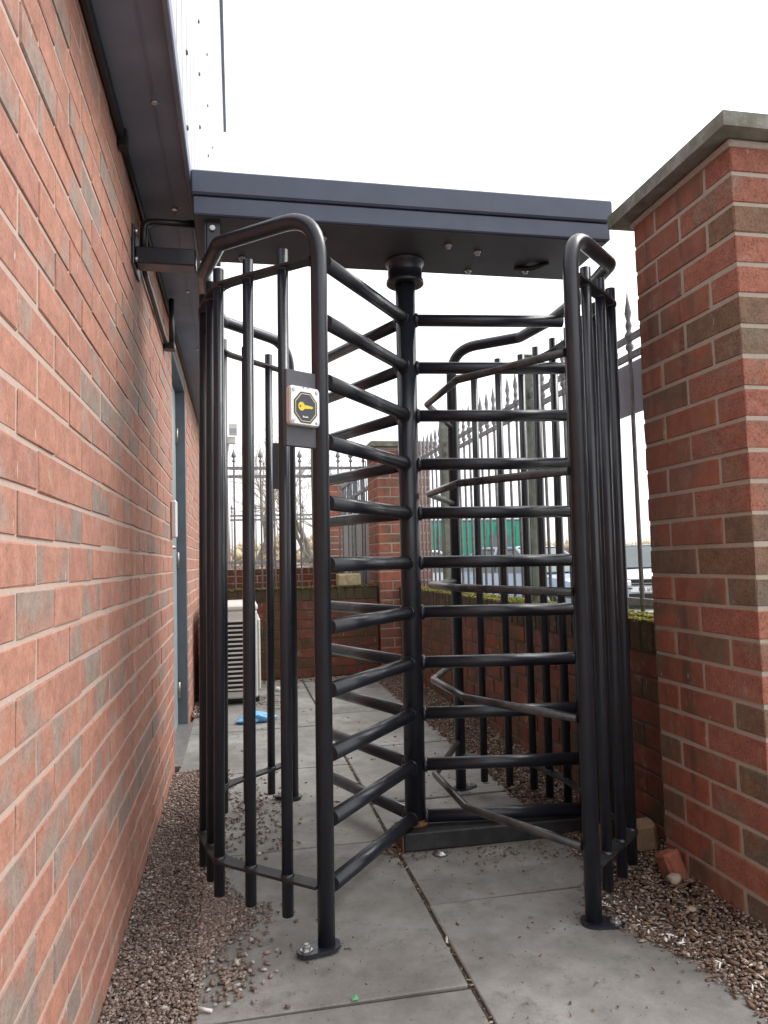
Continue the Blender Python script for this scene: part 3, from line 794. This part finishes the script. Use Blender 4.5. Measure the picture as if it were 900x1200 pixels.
for cg in CAGES:
    poly = cg['poly']; zt = cg['zt']; f3 = [(cg['f'][0], cg['f'][1], .008)]+[(x, y, zt) for x, y in poly]+[(cg['r'][0], cg['r'][1], .008)]
    pts = fillet(f3, [.125, .05, .05, .05, .05, .125], 10)
    cage = MB().tube(pts, PR, 16).build('side_cage', BLACK, ts, TO)
    # flat bars, top and bottom
    for z in (.146, 1.80 if cg['sgn'] < 0 else 1.782):
        pl = [poly[0]]+[q for i in range(1, 5) for q in bez(lerp(poly[i], poly[i-1], .18), poly[i], lerp(poly[i], poly[i+1], .18), 3)]+[poly[5]]
        a = lerp(poly[0], poly[1], .05); b = lerp(poly[5], poly[4], .05); pl[0] = a; pl[-1] = b
        mb = MB(); strip(mb, pl, z); mb.build('flat_bar', DUSTY, cage, TO)
    spots = [lerp(poly[0], poly[1], t) for t in (.34, .69)]+[lerp(poly[1], poly[2], t) for t in (.03, .5)]+[lerp(poly[2], poly[3], t) for t in (.0, .5, 1.)]+[lerp(poly[3], poly[4], t) for t in (.5, .97)]+[lerp(poly[4], poly[5], t) for t in (.31, .66)]
    if cg['sgn'] > 0: spots += [lerp(poly[1], poly[2], t) for t in (.28, .78)]
    for i, (x, y) in enumerate(spots):
        hi = .055
        mb = MB().tube([(x, y, .052), (x, y, (1.80 if cg['sgn'] < 0 else 1.782)+hi)], .0155, 12)
        for zz in (.146, 1.80 if cg['sgn'] < 0 else 1.782):
            mb.lathe([(.0155, zz-.006), (.0185, zz-.002), (.0185, zz+.010), (.0155, zz+.015)], x, y, 10)
        mb.build('rod', BLACK, cage, TO)
    # feet with bolts
    for (x, y), dx, dy in ((cg['f'], .048*cg['sgn'], -.018), (cg['r'], .048*cg['sgn'], .02)):
        L_ = Vector((dx, dy)); d = L_.normalized(); nn = Vector((-d.y, d.x)); w_ = .036; out = []
        for k in range(9):
            an = -PI/2+PI*k/8; q = Vector((x, y))+L_*1.05+(d*math.cos(an)+nn*math.sin(an))*w_*.75; out.append((q.x, q.y))
        for k in range(9):
            an = PI/2+PI*k/8; q = Vector((x, y))+(d*math.cos(an)+nn*math.sin(an))*w_; out.append((q.x, q.y))
        ft = MB().prism(out, .002, .011).build('foot_plate', BLACK, cage, TO)
        c_ = Vector((x, y))+L_*1.1
        MB().lathe([(.017, .0112), (.017, .013), (.011, .0132), (.011, .021), (.006, .022), (.006, .026)], c_.x, c_.y, 6, False).build('anchor_bolt', GALV, cage, TO)
# interlock hairpin bars
for i, z in enumerate((.205, .545, .890, 1.228, 1.566)):
    pts = fillet([(P2[0]-.02, P2[1]+.012, z-.004), (.692, 2.26, z), (.690, 2.63, z), (P3[0]-.012, P3[1]-.01, z)], [.02, .02], 4)
    MB().tube(pts, .0125, 12).build('barrier_bar', HAIR, ts, TO)
# plinth
PC0 = (.597, 2.558)
pl = MB().box(.535, 1.20, 2.47, 2.60, .003, .062, .004).build('plinth', DUSTY, ts, TO)
MB().box(.530, .5345, 2.472, 2.598, .003, .060).build('end_plate', RUST, pl, TO)
MB().lathe([(.026, .002), (.026, .006), (.012, .0062), (.012, .012)], .652, 2.435, 10).build('anchor_bolt', GALV, pl, TO)
# rotor
pole = MB().lathe([(.0365, .075), (.0365, 2.0)], *PC0, 24).build('rotor', BLACK, ts, TO)
MB().lathe([(.046, .063), (.046, .074), (.038, .0742), (.038, .082)], *PC0, 20).build('base_collar', RUST, pole, TO)
A0 = -7.0
for w_i in range(3):
    a = R(A0+120*w_i); d = Vector((math.cos(a), math.sin(a)))
    for k in range(11):
        z = .088+.1772*k
        p0 = (PC0[0]+d.x*.030, PC0[1]+d.y*.030, z); p1 = (PC0[0]+d.x*.585, PC0[1]+d.y*.585, z)
        mb = MB().tube([p0, p1], .0220, 16)
        mb.tube([p0, (PC0[0]+d.x*.043, PC0[1]+d.y*.043, z)], .0268, 12)
        mb.build('arm', BLACK, pole, TO)
# canopy
CZ0, CZ1 = 2.085, 2.228; CX0, CX1, CY0, CY1 = -.122, 1.303, 2.295, 2.665
cb = MB().box(CX0, CX1, CY0, CY1, CZ0, CZ0+.060, .004).build('canopy', CANOPY, ts, TO); cb.rotation_euler = (0, -.0105, 0)
MB().box(CX0-.006, CX1+.010, CY0-.008, CY1+.008, CZ0+.064, CZ1, .006).build('lid', CANOPY, cb, TO)
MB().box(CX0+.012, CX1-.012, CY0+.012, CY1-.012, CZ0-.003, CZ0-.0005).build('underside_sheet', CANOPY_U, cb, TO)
MB().lathe([(.064, 1.99), (.069, 1.993), (.069, 2.006), (.063, 2.008), (.063, 2.066), (.071, 2.068), (.071, 2.088)], *PC0, 24).build('bearing_flange', BLACK, pole, TO)
bm_ = MB().lathe([(.004, -.016), (.008, -.014), (.009, -.006), (.013, -.005), (.013, -.001)], 0, 0, 8).mesh('bolt', GALV)
for x, y in ((-.05, 2.42), (.03, 2.60), (.30, 2.40), (.74, 2.40), (.86, 2.44), (.88, 2.61), (1.10, 2.58)):
    part('bolt', bm_, cb, (x-TO[0], y-TO[1], CZ0-.003))
MB().tube(fillet([(1.05, 2.56, CZ0-.006), (1.1, 2.52, CZ0-.02), (1.16, 2.50, CZ0-.006)], .03), .010, 8).build('cable', BLKTRIM, cb, TO)
# frame hanger at the left end: small angle plate with bolts
hg = MB().box(-.112, -.104, 2.33, 2.45, 1.93, 2.084, .002); hg.box(-.1035, -.06, 2.33, 2.337, 1.93, 2.084, .002)
hgo = hg.build('hanger_plate', BLACK, ts, TO)
for z in (1.975, 2.05): MB().tube([(-.085, 2.322, z), (-.085, 2.330, z)], .009, 8).build('bolt', GALV, hgo, TO)
MB().tube([(-.115, 2.45, 1.70), (-.07, 2.20, 1.85)], .006, 6).build('brace', BLACK, ts, TO)
# card reader on the front left post (frame of reference: u along plate, v outward)
def reader(origin, du, zc, w_, h_, full):
    d = Vector((du[0], du[1], 0)).normalized(); nrm = Vector((d.y, -d.x, 0))
    Mx = Matrix(((d.x, nrm.x, 0, origin[0]), (d.y, nrm.y, 0, origin[1]), (0, 0, 1, zc), (0, 0, 0, 1)))
    # local x along plate, local y outward, local z up
    bp = MB().box(0, w_, -.014, 0, -h_/2, h_/2, .002, Mx).build('reader_plate', PLATE, ts, TO)
    if not full: return bp
    cx, cz, a, b = w_*.46, .004, .0475, .051
    rr = []
    for (sx, sz, st_) in ((1, 1, 0), (-1, 1, 90), (-1, -1, 180), (1, -1, 270)):
        for k in range(5):
            an = R(st_+k*22.5); rr.append((cx+sx*(a-.010)+.010*math.cos(an), cz+sz*(b-.010)+.010*math.sin(an)))
    n = len(rr); vs = []
    for (ins, t) in ((0, .0005), (0, .014), (.003, .018)):
        for (x, z) in rr:
            f_ = 1-ins/a; vs.append(Mx @ Vector((cx+(x-cx)*f_, t, cz+(z-cz)*f_)))
    fs = [(i*n+q, i*n+n+q, i*n+n+(q+1) % n, i*n+(q+1) % n) for i in range(2) for q in range(n)]+[tuple(2*n+q for q in reversed(range(n)))]
    mb = MB().add(vs, fs); face = mb.build('face_plate', STEEL, bp, TO)
    def octo(rx, rz, t0, t1, name, mat):
        pts = [(cx+rx*x, cz-.004+rz*z) for x, z in ((1, -.42), (1, .42), (.42, 1), (-.42, 1), (-1, .42), (-1, -.42), (-.42, -1), (.42, -1))]
        m_ = MB(); m_.add([Mx @ Vector((x, t, z)) for t in (t0, t1) for x, z in pts], [tuple(range(15, 7, -1)) if False else tuple(reversed(range(8, 16)))]+[(q, q+8, (q+1) % 8+8, (q+1) % 8) for q in range(8)])
        return m_
    m_ = octo(.0365, .0405, .0181, .0188, '', None)
    m_.build('octagon_label', NAVY, bp, TO)
    octo(.0325, .0365, .0189, .0192, '', None).build('yellow_border', PALEY, bp, TO)
    octo(.0305, .0345, .0193, .0196, '', None).build('label_field', NAVY, bp, TO)
    # key emblem: bow with hole, shaft, teeth
    k_ = MB(); t0, t1 = .0197, .0204; zk = cz-.002; xk = cx-.014
    ring = [(math.cos(2*PI*q/20), math.sin(2*PI*q/20)) for q in range(20)]
    vs = [Mx @ Vector((xk+.0105*x, t1, zk+.0115*z)) for x, z in ring]+[Mx @ Vector((xk-.004+.0025*x, t1, zk+.0025*z)) for x, z in ring]
    k_.add(vs, [(q, q+20, (q+1) % 20+20, (q+1) % 20) for q in range(20)])
    sh = [(xk+.009, zk-.0045), (xk+.013, zk-.0065), (xk+.017, zk-.004), (xk+.021, zk-.0055), (xk+.026, zk-.003), (xk+.030, zk-.0045), (xk+.036, zk-.002), (xk+.0365, zk+.001), (xk+.030, zk+.003), (xk+.015, zk+.004), (xk+.009, zk+.005)]
    k_.add([Mx @ Vector((x, t1, z)) for x, z in sh], [tuple(reversed(range(len(sh))))])
    k_.build('key_emblem', YEL, bp, TO)
    wt = MB(); x = cx-.010
    for wd, hh in ((.0035, .0045), (.003, .003), (.003, .003), (.003, .003), (.002, .0042), (.003, .003)):
        wt.box(x, x+wd-.0007, t0, t1, cz-.0305, cz-.0305+hh, 0, Mx); x += wd
    wt.build('maker_mark', WHITE, bp, TO)
    for sx in (-1, 1):
        for sz in (-1, 1):
            c0 = Mx @ Vector((cx+sx*.0365, .018, cz+sz*.040)); c1 = Mx @ Vector((cx+sx*.0365, .0208, cz+sz*.040))
            MB().tube([c0, c1], .0042, 10).build('screw', GALV, bp, TO)
    led = MB()
    for q in (-.006, .008):
        led.tube([Mx @ Vector((cx+q, .018, cz+.0475)), Mx @ Vector((cx+q, .0187, cz+.0475))], .0017, 8)
    led.build('indicator', PLATE, bp, TO)
    return bp
reader((.113, 1.864), (.86, .51), 1.380, .104, .200, True)
reader((.125, 3.165), (1, .0), 1.40, .10, .20, False)

# ------------------------------------------------------------------ white condenser unit and small things in the yard
ac = thing('air_conditioner', 'white outdoor air conditioning unit standing against the left wall at the far end', 'air conditioner', (-.07, 5.7, 0)); AO = (-.07, 5.7, 0)
ax0, ax1, ay0, ay1, az0, az1 = -.25, .130, 5.30, 6.10, .045, .685
cs = MB().box(ax0, ax1, ay0, ay1, az0, az1-.03, .012).build('casing', ACW, ac, AO)
MB().box(ax0-.004, ax1+.006, ay0-.004, ay1+.004, az1-.029, az1+.012, .012).build('top_cover', ACW, ac, AO)
MB().box(ax1, ax1+.022, ay0+.06, ay1-.06, az0+.04, az1-.09, .012).build('fan_guard', ACW, ac, AO)
MB().box(ax0+.03, ax1-.075, ay0-.003, ay0-.001, az0+.05, az1-.10).build('vent_recess', ACD, ac, AO)
nL = 16
for q in range(nL):
    z = az0+.065+q*(az1-az0-.165)/(nL-1); MB().box(ax0+.03, ax1-.075, ay0-.014, ay0-.0035, z-.006, z+.006, .002).build('louvre', ACW, ac, AO)
for q in (ax0+.055, (ax0+ax1)/2-.03, ax1-.08): MB().box(q-.006, q+.006, ay0-.012, ay0-.0045, az0+.05, az1-.10).build('louvre_rib', ACW, ac, AO)
for yy in (ay0+.08, ay1-.14): MB().box(ax0+.0, ax1+.01, yy, yy+.06, .0, .044, .004).build('foot', BLKTRIM, ac, AO)
# blue plastic bag, crumpled
bmx = bmesh.new(); bmesh.ops.create_icosphere(bmx, subdivisions=4, radius=1); rg = random.Random(5)
ph = [(rg.uniform(3, 9), rg.uniform(3, 9), rg.uniform(0, 6)) for _ in range(6)]
for v in bmx.verts:
    c = v.co; d = 1+.10*sum(math.sin(a*c.x+b*c.y+t+3*c.z) for a, b, t in ph)/2.2
    c.x *= d*.125; c.y *= d*.075; c.z = max(0, (c.z*d*.5+.30))*.06*(1.3-.6*abs(c.x)/.15)
me = bpy.data.meshes.new('plastic_bag'); bmx.to_mesh(me); bmx.free(); me.materials.append(BAGM)
bag = bpy.data.objects.new('plastic_bag', me); C.objects.link(bag); bag.location = (.10, 4.73, .002); bag.rotation_euler = (0, 0, .25)
tag(bag, 'crumpled sky blue plastic bag lying on the paving before the white unit', 'bag')
# loose brick pieces by the pier
def chunk(name, size, loc, rot, mat, label, cat, jit=.006, ch=.008):
    mb = MB(); vs, fs = chbox(0, 0, 0, *[s_/2 for s_ in size], ch, jit, rnd); mb.add(vs, fs)
    o = mb.build(name, mat); o.location = loc; o.rotation_euler = rot; return tag(o, label, cat)
chunk('half_brick', (.055, .060, .085), (1.25, 2.035, .052), (R(-18), R(-6), R(12)), B_PIL, 'broken orange red half brick propped upright beside the pier', 'brick')
chunk('loose_brick', (.20, .07, .085), (1.235, 2.275, .052), (R(4), R(-6), R(-12)), brick_mat('buff_mortared_brick', [(.30, .20, .12, 1), (.27, .18, .11, 1)], [(.22, .17, .11, 1), (.25, .18, .12, 1)], .6, .3), 'buff loose brick caked in mortar behind the right turnstile post', 'brick')
def lump(name, r, loc, mat, label, cat, sq=(1, .8, .8)):
    o = scatter(name, mat, [(0, 0, 0)], [r], sq, .22, 2, int(loc[0]*1000) % 97); o.location = loc; return tag(o, label, cat)
lump('mortar_lump', .024, (1.222, 1.975, .045), LUMP, 'pale lump of mortar resting in front of the broken half brick', 'rubble')
lump('pebble', .022, (.29, 5.75, .02), ACW, 'single pale round pebble on the paving near the far wall', 'stone')
# small litter
def stub(loc, ang, L_, r_, mat, label, cat, group=None, name='cigarette_end'):
    o = MB().tube([(-L_/2, 0, 0), (L_/2, 0, 0)], r_, 8).build(name, mat); o.location = loc; o.rotation_euler = (0, R(rnd.uniform(-6, 6)), R(ang)); return tag(o, label, cat, group)
P = []; S = []
for _ in range(75):
    y = RG.uniform(1.42, 2.0); P.append((edge_x(y)+abs(RG.normal(.0, .05)), y, .016)); S.append(RG.uniform(.002, .0062))
ws = kind(scatter('white_litter', CIG, P, S, (1.7, .55, .2), .45, 1, 31), 'stuff'); tag(ws, 'white scraps and chips scattered in the gravel beside the right pier', 'litter')
stub((.517, 1.90, .0), 75, .026, .003, CIG, 'white cigarette end lodged in the joint between two flags', 'litter')
stub((-.085, 1.735, .006), -25, .034, .0035, CIG, 'white cigarette end on the flag corner beside the left gravel', 'litter')
gs = MB().add([(-.008, -.005, 0), (.008, -.005, .001), (.004, .009, .005), (-.007, .006, .001), (.001, 0, .0035)], [(0, 1, 4), (1, 2, 4), (2, 3, 4), (3, 0, 4)]).build('paper_scrap', GREENL); gs.location = (.245, 1.70, .002); tag(gs, 'tiny green scrap of paper on the front flag joint', 'litter')

# ------------------------------------------------------------------ the car park beyond
def car(name, label, loc, rz, paint, plate=None):
    t = thing(name, label, 'car', loc, 'cars parked beyond the fence', (0, 0, rz))
    # side outline (y forward = -y nose), width profile
    lower = [(-2.05, .30), (-2.08, .52), (-2.0, .70), (-1.2, .86), (-.2, .92), (1.2, .95), (1.95, .92), (2.05, .62), (2.0, .30)]
    def loft(sections, nm, mat, par):
        mb = MB(); vs = []; n = len(sections[0])
        for s_ in sections: vs += s_
        fs = []
        for i in range(len(sections)-1):
            for q in range(n-1): fs.append((i*n+q, i*n+q+1, i*n+n+q+1, i*n+n+q))
        fs.append(tuple(range(n)));  fs.append(tuple(reversed(range((len(sections)-1)*n, len(sections)*n))))
        mb.add(vs, fs); o = mb.build(nm, mat, par); me_ = o.data
        bmx = bmesh.new(); bmx.from_mesh(me_); bmesh.ops.recalc_face_normals(bmx, faces=bmx.faces); bmesh.ops.bevel(bmx, geom=[e for e in bmx.edges], offset=.03, segments=2, affect='EDGES', clamp_overlap=True); bmx.to_mesh(me_); bmx.free()
        return o
    secs = []
    for y, zt in ((-2.06, .60), (-1.95, .74), (-1.1, .90), (-.4, .95), (1.3, .97), (1.9, .93), (2.05, .66)):
        hw = .84 if abs(y) < 1.95 else .74
        secs.append([(-hw, y, .24), (-hw-.02, y, .5), (-hw+.06, y, zt-.02), (hw-.06, y, zt), (hw+.02, y, .5), (hw, y, .24)])
    body = loft(secs, 'body', paint, t)
    cab = []
    for y, zt, hw in ((-1.05, .93, .72), (-.25, 1.43, .58), (1.0, 1.45, .58), (1.75, .96, .68)):
        cab.append([(-.76, y if zt > 1.2 else y, .92), (-hw, y, zt), (hw, y, zt), (.76, y, .92)])
    cb_ = loft(cab, 'cabin', GLASS, t)
    MB().box(-.56, .56, -.22, .98, 1.452, 1.475, .01).build('roof', paint, t)
    for sx in (-1, 1):
        for (a_, b_) in (((.755*sx, -1.06, .93), (.60*sx, -.25, 1.44)), ((.60*sx, 1.0, 1.46), (.70*sx, 1.75, .97)), ((.62*sx, .35, 1.45), (.78*sx, .35, .95))): MB().tube([a_, b_], .035, 6).build('pillar', paint, t)
        MB().tube([(.60*sx, -.25, 1.44), (.60*sx, 1.0, 1.46)], .035, 6).build('roof_rail', paint, t)
    wm = MB().lathe([(.29, -.1), (.31, -.08), (.31, .08), (.29, .1)], 0, 0, 20); rim = MB().lathe([(.19, .10), (.17, .112)], 0, 0, 14)
    for sx in (-1, 1):
        for y in (-1.3, 1.3):
            wv = part('wheel', wm.mesh('wheel', TYRE), t, (sx*.74, y, .31), (0, R(90)*sx, 0)); part('rim', rim.mesh('rim', GALV), wv)
        MB().box(sx*.66-.14, sx*.66+.14, -2.085, -1.98, .60, .72, .02).build('headlight', LAMPC, t)
    MB().box(-.45, .45, -2.10, -2.06, .60, .68, .008).build('grille', TYRE, t)
    MB().box(-.80, .80, -2.11, -2.05, .24, .36, .02).build('bumper', TYRE, t)
    MB().box(-.8, .8, -2.105, -2.07, .545, .575, .006).build('bumper_strip', TYRE, t)
    MB().box(-.88, -.80, -.95, -.80, .95, 1.06, .02).build('mirror', paint, t); MB().box(.80, .88, -.95, -.80, .95, 1.06, .02).build('mirror', paint, t)
    if plate:
        pl_ = MB().box(-.26, .26, -2.125, -2.111, .40, .51, .003).build('number_plate', WHITE, t)
        glyph = MB(); x = .0
        segs = {'L': [(0, 0, .012, .08), (.012, 0, .04, .012)], 'I': [(.015, 0, .028, .08)],
                'W': [(0, 0, .01, .08), (.04, 0, .05, .08), (.02, 0, .03, .055), (.01, 0, .02, .012), (.03, 0, .04, .012)],
                'P': [(0, 0, .012, .08), (.012, .068, .04, .08), (.03, .036, .042, .068), (.012, .034, .03, .046)]}
        for ch, x in (('I', -.10), ('L', .03), ('W', .095), ('P', .165)):
            for (a_, b_, c_, d_) in segs[ch]: glyph.box(x+a_, x+c_, -2.128, -2.1255, .415+b_, .415+d_)
        glyph.build('plate_lettering', TYRE, pl_)
    return t
car('parked_car', 'silver white car facing the fence, seen between turnstile and right pier', (9.72, 16.9, -.28), R(-24), CARW, True)
car('parked_car', 'white car parked in front of the teal green cabin beyond the fence', (4.9, 18.5, -.28), R(75), CARW)
car('parked_car', 'pale blue car parked right of the white car beyond the fence', (6.3, 15.2, -.28), R(20), CARB)
gc = thing('site_cabin', 'teal green metal cabin standing far across the car park', 'cabin', (9.0, 27, 0)); GCO = (9.0, 27, 0)
MB().box(6.3, 11.0, 26, 28.4, -.27, 2.35, .03).build('body', GREENB, gc, GCO); MB().box(6.25, 11.05, 25.95, 28.45, 2.352, 2.43, .03).build('roof', SIGNB, gc, GCO)
for q in range(12): MB().box(6.45+q*.38, 6.55+q*.38, 25.96, 25.998, .2, 2.15, .01).build('rib', GREENB, gc, GCO)
for q in (7.2, 9.2): MB().box(q, q+.8, 25.93, 25.958, 1.2, 1.8, .01).build('window', GLASS, gc, GCO)

# far wood at the horizon: many small clumps
P = []; S = []
for _ in range(26000):
    d = RG.uniform(75, 130); a = RG.uniform(-.25, 1.05); h = 4.6*(.6+.4*math.sin(a*9))*(.75+.25*math.sin(a*61)+.15*math.sin(a*143))+1.6
    P.append((d*math.sin(a), d*math.cos(a), RG.random()**1.1*h*.72)); S.append(RG.uniform(.12, .42))
hw = kind(scatter('far_wood', HEDGE, P, S, (1, 1, 1.3), .6, 1, 21), 'stuff'); tag(hw, 'haze paled brown bare wood along the horizon', 'wood')
# bare trees behind the far fence
def tree(loc, h, seed, label, lean=0):
    rg = random.Random(seed); t = thing('bare_tree', label, 'tree', loc, None)
    tk = MB(); tw = MB()
    def grow(p, d, L_, r, dep):
        pts = [p]; rs = [r]; q = Vector(p); dd = Vector(d)
        n = 4
        for i in range(n):
            dd = (dd+Vector((rg.uniform(-.22, .22), rg.uniform(-.22, .22), rg.uniform(-.08, .16)))).normalized()
            q = q+dd*L_/n; pts.append(q.copy()); rs.append(r*(1-.45*(i+1)/n))
        (tk if dep < 2 else tw).tube(pts, rs, 7 if dep < 2 else 4, True, True)
        if dep >= 5: return
        nb = rg.randint(3, 4) if dep < 3 else 4
        for b in range(nb):
            i = rg.randint(2, n) if dep else rg.randint(2, n)
            ang = rg.uniform(.35, .95); ax = Vector((rg.uniform(-1, 1), rg.uniform(-1, 1), rg.uniform(-.2, .2))).normalized()
            nd = (Matrix.Rotation(ang, 3, ax) @ dd).normalized()
            grow(pts[i], nd, L_*rg.uniform(.58, .78), rs[i]*.68, dep+1)
    grow((0, 0, -.05), (lean, 0, 1), h*.36, h*.016, 0)
    tk.build('trunk', BARK, t); tw.build('crown', TWIG, t); return t
tree((1.55, 15, 0), 5.4, 3, 'bare winter tree with dark forked trunk right behind the far fence', .05)
tree((.30, 19, 0), 6.0, 8, 'bare winter tree leaning right, nearest the white floodlight', .25)
tree((3.2, 22, 0), 6.0, 14, 'bare winter tree beyond the blue grey gate', -.1)
